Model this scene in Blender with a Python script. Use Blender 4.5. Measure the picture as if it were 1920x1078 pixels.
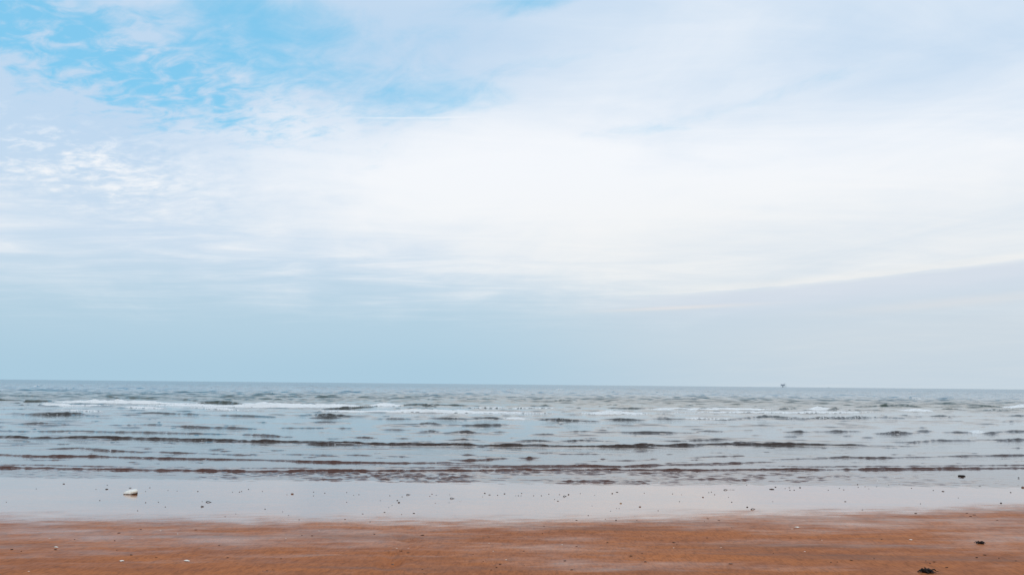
import bpy, bmesh, math, random
import numpy as np
from mathutils import Vector, Matrix

for o in list(bpy.data.objects):
    bpy.data.objects.remove(o)
scene = bpy.context.scene
COL = scene.collection
random.seed(7)
R = math.radians

# ------------------------------------------------------------------ camera
W0, H0, FPX = 1920.0, 1078.0, 1450.0          # the photograph's size and focal length in its pixels
CAM_H = 1.65
PITCH = math.atan((720.5 - H0 / 2) / FPX)
ROLL = R(0.56)
cam_d = bpy.data.cameras.new("camera")
cam_d.sensor_width = 36.0
cam_d.lens = 36.0 * FPX / W0
cam_d.clip_start = 0.05
cam_d.clip_end = 60000.0
cam = bpy.data.objects.new("camera", cam_d)
COL.objects.link(cam)
CAM_R = Matrix.Rotation(R(90) + PITCH, 3, 'X') @ Matrix.Rotation(ROLL, 3, 'Z')
cam.matrix_world = Matrix.Translation((0, 0, CAM_H)) @ CAM_R.to_4x4()
scene.camera = cam
scene.render.resolution_x, scene.render.resolution_y = 1024, 574


def ray(px, py):
    """direction in the world that a point of the photograph looks along"""
    return (CAM_R @ Vector(((px - W0 / 2) / FPX, (H0 / 2 - py) / FPX, -1.0))).normalized()


def on_sea(px, py, z=0.0):
    d = ray(px, py)
    t = (z - CAM_H) / d.z
    return d.x * t, d.y * t


# ------------------------------------------------------------------ exposure, sun
scene.render.engine = 'CYCLES'
vs = scene.view_settings
vs.view_transform = 'Standard'
vs.look = 'None'
vs.exposure = 0.0
vs.gamma = 1.0
vs.use_curve_mapping = False

SUN_EL, SUN_AZ = R(50), R(150)                 # azimuth from +Y towards +X
sun_d = bpy.data.lights.new("sun", 'SUN')
sun_d.energy = 0.9
sun_d.angle = R(25)
sun_d.color = (1.0, 0.95, 0.88)
sun = bpy.data.objects.new("sun", sun_d)
COL.objects.link(sun)
sdir = Vector((math.sin(SUN_AZ) * math.cos(SUN_EL), math.cos(SUN_AZ) * math.cos(SUN_EL), math.sin(SUN_EL)))
sun.rotation_euler = (-sdir).to_track_quat('-Z', 'Y').to_euler()
sun.location = (0, 0, 30)


# ------------------------------------------------------------------ node helper
class S:
    """a float socket with arithmetic"""
    def __init__(self, g, sock):
        self.g, self.s = g, sock

    def _m(self, op, *a, clamp=False):
        n = self.g.t.nodes.new('ShaderNodeMath')
        n.operation = op
        n.use_clamp = clamp
        for i, v in enumerate((self,) + a):
            self.g.put(n.inputs[i], v)
        return S(self.g, n.outputs[0])

    def __add__(self, o): return self._m('ADD', o)
    def __radd__(self, o): return self._m('ADD', o)
    def __sub__(self, o): return self._m('SUBTRACT', o)
    def __rsub__(self, o): return (self * -1.0) + o
    def __mul__(self, o): return self._m('MULTIPLY', o)
    def __rmul__(self, o): return self._m('MULTIPLY', o)
    def __truediv__(self, o): return self._m('DIVIDE', o)
    def max(self, o): return self._m('MAXIMUM', o)
    def min(self, o): return self._m('MINIMUM', o)
    def abs(self): return self._m('ABSOLUTE')
    def pow(self, o): return self._m('POWER', o)
    def exp(self): return self._m('EXPONENT')
    def clamp(self): return self._m('ADD', 0.0, clamp=True)
    def inv(self): return self * -1.0 + 1.0

    def step(self, a, b):
        """smoothstep from a to b (a may be above b)"""
        n = self.g.t.nodes.new('ShaderNodeMapRange')
        n.interpolation_type = 'SMOOTHSTEP'
        self.g.put(n.inputs[0], self)
        lo, hi, t0, t1 = (a, b, 0.0, 1.0) if a < b else (b, a, 1.0, 0.0)
        for i, v in zip((1, 2, 3, 4), (lo, hi, t0, t1)):
            n.inputs[i].default_value = v
        return S(self.g, n.outputs[0])


class G:
    def __init__(self, tree):
        self.t = tree
        tree.nodes.clear()

    def put(self, inp, v):
        if isinstance(v, S):
            self.t.links.new(v.s, inp)
        elif isinstance(v, bpy.types.NodeSocket):
            self.t.links.new(v, inp)
        else:
            inp.default_value = v

    def node(self, kind, **kw):
        n = self.t.nodes.new(kind)
        for k, v in kw.items():
            setattr(n, k, v)
        return n

    def sep(self, v):
        n = self.node('ShaderNodeSeparateXYZ')
        self.put(n.inputs[0], v)
        return [S(self, o) for o in n.outputs]

    def comb(self, x, y, z=0.0):
        n = self.node('ShaderNodeCombineXYZ')
        for i, v in enumerate((x, y, z)):
            self.put(n.inputs[i], v)
        return n.outputs[0]

    def noise(self, vec, scale=1.0, detail=4.0, rough=0.5, dist=0.0):
        n = self.node('ShaderNodeTexNoise')
        n.noise_dimensions = '3D'
        self.put(n.inputs['Vector'], vec)
        n.inputs['Scale'].default_value = scale
        n.inputs['Detail'].default_value = detail
        n.inputs['Roughness'].default_value = rough
        n.inputs['Distortion'].default_value = dist
        return S(self, n.outputs[0])

    def mix(self, f, a, b):
        """colour mix"""
        n = self.node('ShaderNodeMix', data_type='RGBA')
        self.put(n.inputs[0], f)
        for sock, v in ((n.inputs[6], a), (n.inputs[7], b)):
            if isinstance(v, (tuple, list)):
                sock.default_value = tuple(v) + ((1.0,) if len(v) == 3 else ())
            else:
                self.put(sock, v)
        return n.outputs[2]

    def mul(self, a, b):
        n = self.node('ShaderNodeMix', data_type='RGBA', blend_type='MULTIPLY')
        n.inputs[0].default_value = 1.0
        for sock, v in ((n.inputs[6], a), (n.inputs[7], b)):
            if isinstance(v, (tuple, list)):
                sock.default_value = tuple(v) + ((1.0,) if len(v) == 3 else ())
            else:
                self.put(sock, v)
        return n.outputs[2]

    def grey(self, v):
        return self.comb(v, v, v)


# ------------------------------------------------------------------ sky
SKY_STRENGTH = 0.1
world = bpy.data.worlds.new("World")
scene.world = world
world.use_nodes = True


def build_sky():
    g = G(world.node_tree)
    tc = g.node('ShaderNodeTexCoord')
    dx, dy, dz = g.sep(tc.outputs['Generated'])
    U = dx._m('ARCTAN2', dy)
    V = dz._m('ARCSINE')
    h = dz.max(0.0)
    px = dx / (h + 0.06)
    py = dy / (h + 0.06)

    def at(x, y):
        d = ray(x, y)
        return math.atan2(d.x, d.y), math.asin(d.z)

    def blob(x, y, rx, ry, tilt=0.0):
        """soft spot in the sky about the direction of a point of the photo; radii in its pixels"""
        u0, v0 = at(x, y)
        a = U - u0
        b = V - v0
        c, s = math.cos(tilt), math.sin(tilt)
        p = (a * c + b * s) * (FPX / rx)
        q = (b * c - a * s) * (FPX / ry)
        return ((p * p + q * q) * -1.0).exp()

    k = 1.0 / SKY_STRENGTH

    def c(r, gg, b):      # a display colour (0-255) in the units the background strength expects
        f = lambda v: (v / 255 / 12.92 if v <= 10 else ((v / 255 + 0.055) / 1.055) ** 2.4) * k
        return (f(r), f(gg), f(b))

    sky = g.node('ShaderNodeTexSky')
    sky.sky_type = 'NISHITA'
    sky.sun_disc = False
    sky.sun_elevation = SUN_EL
    sky.sun_rotation = SUN_AZ
    sky.altitude = 0.0
    sky.air_density = 1.0
    sky.dust_density = 1.2
    sky.ozone_density = 2.0
    blue = g.mul(sky.outputs[0], (1.05, 1.75, 1.5))
    blue = g.mix(0.72, blue, c(112, 206, 250))

    # high thin sheet, streaks running away from the beach
    sheet = g.noise(g.comb(px * 0.9 + py * 0.18, py * 0.42, 3.0), 1.15, 6.0, 0.55, 0.5)
    fine = g.noise(g.comb(px * 1.0 + py * 0.35, py * 0.8, 9.0), 5.2, 7.0, 0.62, 0.6)
    cells = g.noise(g.comb(px * 0.8 + py * 0.30, py * 0.75, 21.0), 10.5, 5.0, 0.6, 0.5)
    flock = g.noise(g.comb(px * 0.75 + py * 0.45, py * 0.85, 33.0), 15.0, 4.0, 0.55, 0.8)
    wisps = g.noise(g.comb(px * 0.42, py * 1.0, 5.0), 2.8, 6.0, 0.6, 0.7)

    holes = (blob(200, 120, 380, 100, -0.2) * 0.165 + blob(300, 170, 260, 42, -0.16) * 0.14
             + blob(470, 15, 150, 50, -0.1) * 0.26 + blob(860, 185, 150, 36, 0.06) * 0.19
             + blob(1000, 5, 110, 24, 0.1) * 0.20 + blob(700, 70, 330, 80, 0.1) * 0.15
             + blob(1080, 110, 160, 22, 0.12) * 0.12 + blob(1420, 190, 260, 20, 0.2) * 0.10
             + blob(1190, 240, 170, 22, 0.15) * 0.08 + blob(0, 20, 90, 60) * 0.16
             + blob(620, 160, 200, 60, -0.1) * 0.12 + blob(400, 90, 200, 40, -0.1) * 0.10)
    gap = blob(200, 130, 420, 120, -0.15)
    lump = (fine - 0.5) * (gap * -0.35 + 0.75) + (sheet - 0.5) * (gap * -0.5 + 0.6) + (cells - 0.5) * (gap * 0.9 + 0.25) + (flock - 0.5) * (gap * 1.8)
    cover = (lump - holes * 2.3 + 0.98)
    cover = cover.step(0.12, 0.80)

    # brightness of the cloud: white heart, lavender and blue grey where it is thicker
    heart = (blob(760, 300, 620, 110, 0.0) * 0.95 + blob(1250, 390, 800, 110, 0.02) * 0.85
             + blob(1500, 190, 600, 230, 0.1) * 0.34)
    left_cells = blob(90, 285, 220, 70, -0.12)
    shade_left = blob(330, 480, 620, 70, -0.08)
    tone = (heart * 0.50 + 0.26 + (sheet - 0.5) * 0.95 + (wisps - 0.5) * 0.55
            + left_cells * ((flock - 0.48) * 1.7 + (cells - 0.5) * 2.0 + (fine - 0.5) * 1.8)
            + shade_left * ((wisps - 0.47) * 1.1 - 0.05))
    tone = (tone - gap * 0.30 - blob(110, 230, 380, 140, -0.1) * 0.36 - blob(740, 60, 330, 90, 0.1) * 0.28).step(-0.05, 0.95)
    body = g.mix(tone, c(194, 217, 240), c(247, 249, 253))
    # lower sky is a little warmer
    warm = V.step(R(17), R(8)) * (U.step(R(-16), R(14)) * 0.45 + 0.55)
    body = g.mix(warm * 0.9, body, g.mix(tone, c(220, 229, 238), c(245, 244, 242)))
    col = g.mix(cover * 0.80 + 0.17, blue, body)

    # grey-blue air below the sheet, its edge frayed on the left and drawn out on the right
    edge = V + (wisps - 0.5) * 0.05 + (sheet - 0.5) * 0.06
    low = edge.step(R(9.6), R(3.4))
    right = U.step(R(-8), R(26))
    air = g.mix(right, c(181, 209, 226), c(202, 214, 223))
    air = g.mix(V.step(R(4.5), R(0.4)) * 0.55, air, g.mix(right, c(163, 199, 220), c(181, 201, 215)))
    col = g.mix(low * (right * 0.25).inv(), col, air)
    # long grey bank rising to the right with a sharp upper edge
    u1, v1 = at(1080, 556)
    u2, v2 = at(1920, 484)
    t = (U - u1) / (u2 - u1)
    line = t.max(0.0).pow(1.5) * (v2 - v1) + v1 + (fine - 0.5) * 0.006
    below = (line - V)
    bank = below.step(-0.001, 0.006) * below.step(0.075, 0.012) * t.step(-0.1, 0.45)
    bank_col = g.mix(below.step(0.010, 0.045), c(212, 221, 233), c(196, 214, 229))
    col = g.mix(bank * 0.75, col, bank_col)
    rim = below.step(-0.012, -0.002) * below.step(0.001, -0.001) * t.step(0.0, 0.5)
    col = g.mix(rim * 0.35, col, c(250, 246, 240))
    streak = blob(1270, 577, 130, 3.5, 0.035) * 0.6 + blob(1800, 566, 190, 9, 0.06) * 0.35
    col = g.mix(streak, col, c(232, 228, 226))
    # vapour trail
    ca, cb = at(640, 220.5), at(895, 219)
    tv = (U - ca[0]) / (cb[0] - ca[0])
    trail_v = tv * (cb[1] - ca[1]) + ca[1]
    trail = ((V - trail_v) * (FPX / 1.4))
    trail = ((trail * trail) * -1.0).exp() * tv.step(-0.05, 0.35) * tv.step(1.08, 0.8)
    col = g.mix(trail * 0.4, col, c(248, 252, 255))

    bg = g.node('ShaderNodeBackground')
    g.put(bg.inputs[0], col)
    bg.inputs[1].default_value = SKY_STRENGTH
    out = g.node('ShaderNodeOutputWorld')
    g.t.links.new(bg.outputs[0], out.inputs[0])


build_sky()


# ------------------------------------------------------------------ materials
def material(name):
    m = bpy.data.materials.new(name)
    m.use_nodes = True
    g = G(m.node_tree)
    p = g.node('ShaderNodeBsdfPrincipled')
    out = g.node('ShaderNodeOutputMaterial')
    g.t.links.new(p.outputs[0], out.inputs[0])
    return m, g, p, out


def simple(name, col, rough=0.6, vary=0.35, scale=60.0, bump=0.3, spec=0.5):
    m, g, p, out = material(name)
    tc = g.node('ShaderNodeTexCoord')
    n = g.noise(tc.outputs['Object'], scale, 4.0, 0.6)
    lo = tuple(v * (1 - vary) for v in col)
    hi = tuple(min(1, v * (1 + vary)) for v in col)
    g.put(p.inputs['Base Color'], g.mix(n.step(0.3, 0.7), lo, hi))
    p.inputs['Roughness'].default_value = rough
    p.inputs['Specular IOR Level'].default_value = spec
    b = g.node('ShaderNodeBump')
    b.inputs['Strength'].default_value = bump
    b.inputs['Distance'].default_value = 0.004
    g.put(b.inputs['Height'], n)
    g.put(p.inputs['Normal'], b.outputs[0])
    return m


def sand_material():
    m, g, p, out = material("wet red sand")
    geo = g.node('ShaderNodeNewGeometry')
    x, y, z = g.sep(geo.outputs['Position'])
    # fraying edge of the standing film of water
    root = (x * x + 1.0).pow(0.5)
    edge_y = (x + root) * 0.125 + 9.25
    big = g.noise(g.comb(x * 0.30, y * 0.9, 1.0), 1.0, 5.0, 0.6)
    streak = g.noise(g.comb(x * 0.9 - y * 0.5, y * 2.6, 4.0), 1.0, 7.0, 0.68)
    comb_ = g.noise(g.comb(x * 1.6 - y * 1.4, y * 4.0, 8.0), 1.6, 5.0, 0.6)
    dist = (y - edge_y) + (big - 0.5) * 1.0 + (streak - 0.5) * 1.3 + (comb_ - 0.5) * 1.3
    film = dist.step(-0.75, 0.85)
    # shallower wet streaks on the damp sand nearer to the viewer
    band = ((y - 8.15) * 1.9)
    band = ((band * band) * -1.0).exp() * x.step(3.0, -2.5)
    band2 = ((y - 7.05 - x * 0.05) * 4.0)
    band2 = ((band2 * band2) * -1.0).exp() * x.step(-0.5, 0.7) * x.step(4.2, 2.0)
    damp = (streak * 0.75 + big * 0.55 + band * 0.20 + band2 * 0.14 + (y - 8.0) * 0.05).step(0.60, 1.0)
    wet = film.max(damp * 0.62)
    wet = wet.clamp()
    grain = g.noise(g.comb(x * 38.0, y * 10.0, 0.0), 1.0, 3.0, 0.75)
    grain2 = g.noise(g.comb(x * 11.0 - y * 2.0, y * 4.5, 7.0), 1.0, 4.0, 0.7)
    tone = g.noise(g.comb(x * 0.8, y * 2.0, 12.0), 1.3, 7.0, 0.7)
    col = g.mix(tone.step(0.3, 0.7), (0.325, 0.112, 0.048), (0.44, 0.147, 0.048))
    dark = (grain * 0.55 + grain2 * 0.45)
    col = g.mix(dark.step(0.56, 0.36) * 0.5, col, (0.10, 0.036, 0.018))
    col = g.mix(dark.step(0.54, 0.70) * 0.4, col, (0.46, 0.22, 0.11))
    silt = g.noise(g.comb(x * 0.22 + y * 0.1, y * 2.6, 31.0), 1.2, 5.0, 0.6)
    col = g.mix(silt.step(0.52, 0.72) * 0.55, col, (0.17, 0.10, 0.078))
    col = g.mix(film * 0.12, col, (0.15, 0.080, 0.040))          # saturated sand under standing water is darker
    g.put(p.inputs['Base Color'], col)
    g.put(p.inputs['Coat Weight'], film.pow(1.5) * 0.62)
    p.inputs['Coat Roughness'].default_value = 0.03
    p.inputs['Coat IOR'].default_value = 1.36
    rough = wet.inv() * 0.5 + 0.035
    g.put(p.inputs['Roughness'], rough)
    p.inputs['IOR'].default_value = 1.42
    g.put(p.inputs['Specular IOR Level'], wet * 0.60 + 0.03)
    dry = film.inv() * (damp * 0.6).inv() * 0.9 + 0.08
    hgt = (grain * 0.002 + grain2 * 0.0045) * dry + streak * 0.0035 + big * 0.006
    b = g.node('ShaderNodeBump')
    b.inputs['Distance'].default_value = 1.0
    b.inputs['Strength'].default_value = 1.0
    g.put(b.inputs['Height'], hgt)
    g.put(p.inputs['Normal'], b.outputs[0])
    return m


def sea_material():
    m, g, p, out = material("sea water")
    geo = g.node('ShaderNodeNewGeometry')
    x, y, z = g.sep(geo.outputs['Position'])
    att = g.node('ShaderNodeAttribute')
    att.attribute_name = "foam"
    foam = S(g, att.outputs['Fac'])
    # stirred-up sand by the beach, olive in the surf, grey-green outside
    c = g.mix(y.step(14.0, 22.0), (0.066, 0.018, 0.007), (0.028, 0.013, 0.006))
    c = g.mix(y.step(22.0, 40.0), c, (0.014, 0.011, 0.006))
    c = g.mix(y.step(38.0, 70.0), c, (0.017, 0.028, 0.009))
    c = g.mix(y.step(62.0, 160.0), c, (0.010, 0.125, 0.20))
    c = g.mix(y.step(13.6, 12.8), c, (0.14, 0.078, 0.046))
    patch = g.noise(g.comb(x * 0.5, y, 0.0), 0.4, 4.0, 0.6)
    c = g.mix(patch.step(0.35, 0.7) * 0.35, c, g.mul(c, (1.5, 1.35, 1.25)))
    fn = g.noise(g.comb(x, y * 0.7, z * 2.0), 7.5, 6.0, 0.75)
    fm = (foam + (fn - 0.5) * 1.6).step(0.16, 0.40)
    p.inputs['Roughness'].default_value = 0.05
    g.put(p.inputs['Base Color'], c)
    g.put(p.inputs['Roughness'], y.step(60.0, 500.0) * 0.16 + 0.035)
    p.inputs['IOR'].default_value = 1.333
    g.put(p.inputs['Coat Weight'], y.step(75.0, 40.0) * 0.36)
    p.inputs['Coat IOR'].default_value = 1.36
    g.put(p.inputs['Coat Roughness'], y.step(60.0, 500.0) * 0.16 + 0.03)
    rip = g.noise(g.comb(x * 0.55, y, 0.0), 7.0, 4.0, 0.6)
    rip2 = g.noise(g.comb(x * 0.45, y, 3.0), 0.55, 5.0, 0.65)
    b = g.node('ShaderNodeBump')
    b.inputs['Distance'].default_value = 1.0
    b.inputs['Strength'].default_value = 1.0
    g.put(b.inputs['Height'], rip * (y.step(13.3, 18.0) * 0.0045 + y.step(20.0, 60.0) * 0.006 + 0.0004) + rip2 * y.step(60.0, 200.0) * 0.13)
    g.put(p.inputs['Normal'], b.outputs[0])
    g.put(p.inputs['Coat Normal'], b.outputs[0])
    f = g.node('ShaderNodeBsdfPrincipled')
    f.inputs['Base Color'].default_value = (0.88, 0.89, 0.89, 1)
    f.inputs['Roughness'].default_value = 0.85
    f.inputs['Specular IOR Level'].default_value = 0.2
    b2 = g.node('ShaderNodeBump')
    b2.inputs['Distance'].default_value = 0.25
    b2.inputs['Strength'].default_value = 0.6
    g.put(b2.inputs['Height'], fn)
    g.put(f.inputs['Normal'], b2.outputs[0])
    mx = g.node('ShaderNodeMixShader')
    g.put(mx.inputs[0], fm)
    g.t.links.new(p.outputs[0], mx.inputs[1])
    g.t.links.new(f.outputs[0], mx.inputs[2])
    g.t.links.new(mx.outputs[0], out.inputs[0])
    return m


M_SAND = sand_material()
M_SEA = sea_material()
M_PEBBLE = simple("dark wet stone", (0.020, 0.014, 0.012), 0.6, spec=0.2)
M_BROWN = simple("brown stone", (0.15, 0.06, 0.03), 0.45)
M_AMBER = simple("amber stone", (0.30, 0.15, 0.04), 0.35)
M_WEED = simple("black brown seaweed", (0.014, 0.007, 0.005), 0.6, spec=0.2)
M_SHELL = simple("bleached shell", (0.80, 0.77, 0.70), 0.55, 0.08, 40.0)
M_CREAM = simple("cream shell growth", (0.72, 0.56, 0.34), 0.6, 0.25, 60.0)
M_LINING = simple("dark shell lining", (0.09, 0.045, 0.018), 0.5, 0.4)
M_CHIP = simple("white shell chip", (0.80, 0.74, 0.66), 0.5, 0.12)
M_PINK = simple("pink shell chip", (0.62, 0.36, 0.28), 0.5, 0.15)
M_HAZE_STEEL = simple("haze tinted steel", (0.21, 0.26, 0.33), 0.7, 0.15, 0.2, 0.0)  # platform steel, lightened to blue-grey: distance haze painted into the base colour
M_HAZE_PALE = simple("haze paled steel", (0.33, 0.40, 0.42), 0.7, 0.1, 0.2, 0.0)  # tower and ship, paled further in the colour to stand for haze


# ------------------------------------------------------------------ numpy noise
_rng = np.random.RandomState(11)
_perm = _rng.permutation(4096).astype(np.int64)
_val = _rng.rand(4096).astype(np.float64)


def vnoise(x, y, seed=0):
    xi = np.floor(x).astype(np.int64)
    yi = np.floor(y).astype(np.int64)
    fx = x - xi
    fy = y - yi
    fx = fx * fx * fx * (fx * (fx * 6 - 15) + 10)
    fy = fy * fy * fy * (fy * (fy * 6 - 15) + 10)

    def hsh(a, b):
        return _val[(_perm[(a + seed * 131) & 4095] + b * 57 + _perm[(b + seed * 17) & 4095]) & 4095]
    v00, v10 = hsh(xi, yi), hsh(xi + 1, yi)
    v01, v11 = hsh(xi, yi + 1), hsh(xi + 1, yi + 1)
    return (v00 * (1 - fx) + v10 * fx) * (1 - fy) + (v01 * (1 - fx) + v11 * fx) * fy


def fbm(x, y, seed=0, n=3, gain=0.5):
    s = 0.0
    a = 1.0
    t = 0.0
    for i in range(n):
        c, sn = math.cos(0.25 * i), math.sin(0.25 * i)
        s = s + a * vnoise(x * c + y * sn * 0.3, y * c - x * sn * 0.3, seed + i)
        t += a
        a *= gain
        x = x * 2.03
        y = y * 2.03
    return s / t


def sstep(a, b, v):
    t = np.clip((v - a) / (b - a), 0, 1)
    return t * t * (3 - 2 * t)


def grid_object(name, X, Y, Z, mat, attr=None):
    """one sheet from arrays of rows and columns"""
    nr, nc = X.shape
    co = np.stack([X, Y, Z], -1).reshape(-1, 3).astype(np.float32)
    idx = np.arange(nr * nc).reshape(nr, nc)
    f = np.stack([idx[:-1, :-1], idx[:-1, 1:], idx[1:, 1:], idx[1:, :-1]], -1).reshape(-1, 4).astype(np.int32)
    me = bpy.data.meshes.new(name)
    me.vertices.add(len(co))
    me.vertices.foreach_set("co", co.ravel())
    me.loops.add(f.size)
    me.loops.foreach_set("vertex_index", f.ravel())
    me.polygons.add(len(f))
    me.polygons.foreach_set("loop_start", np.arange(0, f.size, 4, dtype=np.int32))
    me.polygons.foreach_set("use_smooth", np.ones(len(f), dtype=bool))
    if attr is not None:
        a = me.attributes.new("foam", 'FLOAT', 'POINT')
        a.data.foreach_set("value", attr.ravel().astype(np.float32))
    me.update(calc_edges=True)
    me.materials.append(mat)
    o = bpy.data.objects.new(name, me)
    COL.objects.link(o)
    o["kind"] = "structure"
    return o


# ------------------------------------------------------------------ beach
FOOT = [(760, 1012, 0.11, 0.30, 0.5), (748, 1021, 0.08, 0.2, 0.2), (735, 1049, 0.10, 0.28, 0.2), (736, 1060, 0.13, 0.22, -0.2)]


def sand_base(x, y):
    x = np.asarray(x, float)
    y = np.asarray(y, float)
    t = np.clip((12.2 - np.clip(y, -40, 400)) / 1.2, -30, 60)
    z = 0.013 * 1.2 * np.where(t > 30, t, np.log1p(np.exp(np.minimum(t, 30))))      # levels out towards the water
    z = z - 0.006 * np.clip(y - 13.2, 0, 400) - 0.010 * np.clip(y - 20, 0, 400)
    z = z + 0.010 * (fbm(x * 0.22 + 50, y * 0.5 + 50, 3, 2) - 0.5) * sstep(14, 9, y)
    return z


def ground_point(px, py):
    """where the line of sight of a photo point meets the beach"""
    d = ray(px, py)
    z = 0.05
    for _ in range(12):
        t = (z - CAM_H) / d.z
        z = float(sand_base(d.x * t, d.y * t))
    return d.x * t, d.y * t, z


def build_beach():
    ys = np.concatenate([np.array([-3000, -1000, -300, -100, -40, -20, -10, -4, 0, 2, 3.5]),
                         np.arange(4.5, 16.0, 0.045), np.arange(16.0, 90, 2.0)])
    xs = np.concatenate([-np.array([6000, 2500, 900, 350, 140, 70, 40, 26, 19, 15]),
                         np.arange(-12.5, 12.51, 0.06), np.array([15, 19, 26, 40, 70, 140, 350, 900, 2500, 6000])])
    X, Y = np.meshgrid(xs, ys)
    Z = sand_base(X, Y)
    near = (Y > 4.5) & (Y < 9.6) & (np.abs(X) < 12.4)
    Z = Z + near * 0.006 * (fbm(X * 1.1, Y * 5.0, 9, 3) - 0.5) * sstep(9.6, 8.6, Y)
    for px, py, w, l, tilt in FOOT:          # shallow footprints
        fx, fy, _ = ground_point(px, py)
        c, s = math.cos(tilt), math.sin(tilt)
        a = ((X - fx) * c + (Y - fy) * s) / w
        b = ((Y - fy) * c - (X - fx) * s) / l
        r = a * a + b * b
        Z = Z - 0.022 * np.exp(-r * r * 2.0) + 0.008 * np.exp(-((r - 1.5) ** 2) * 3.0)
    return grid_object("beach", X, Y, Z, M_SAND)


build_beach()

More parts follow.
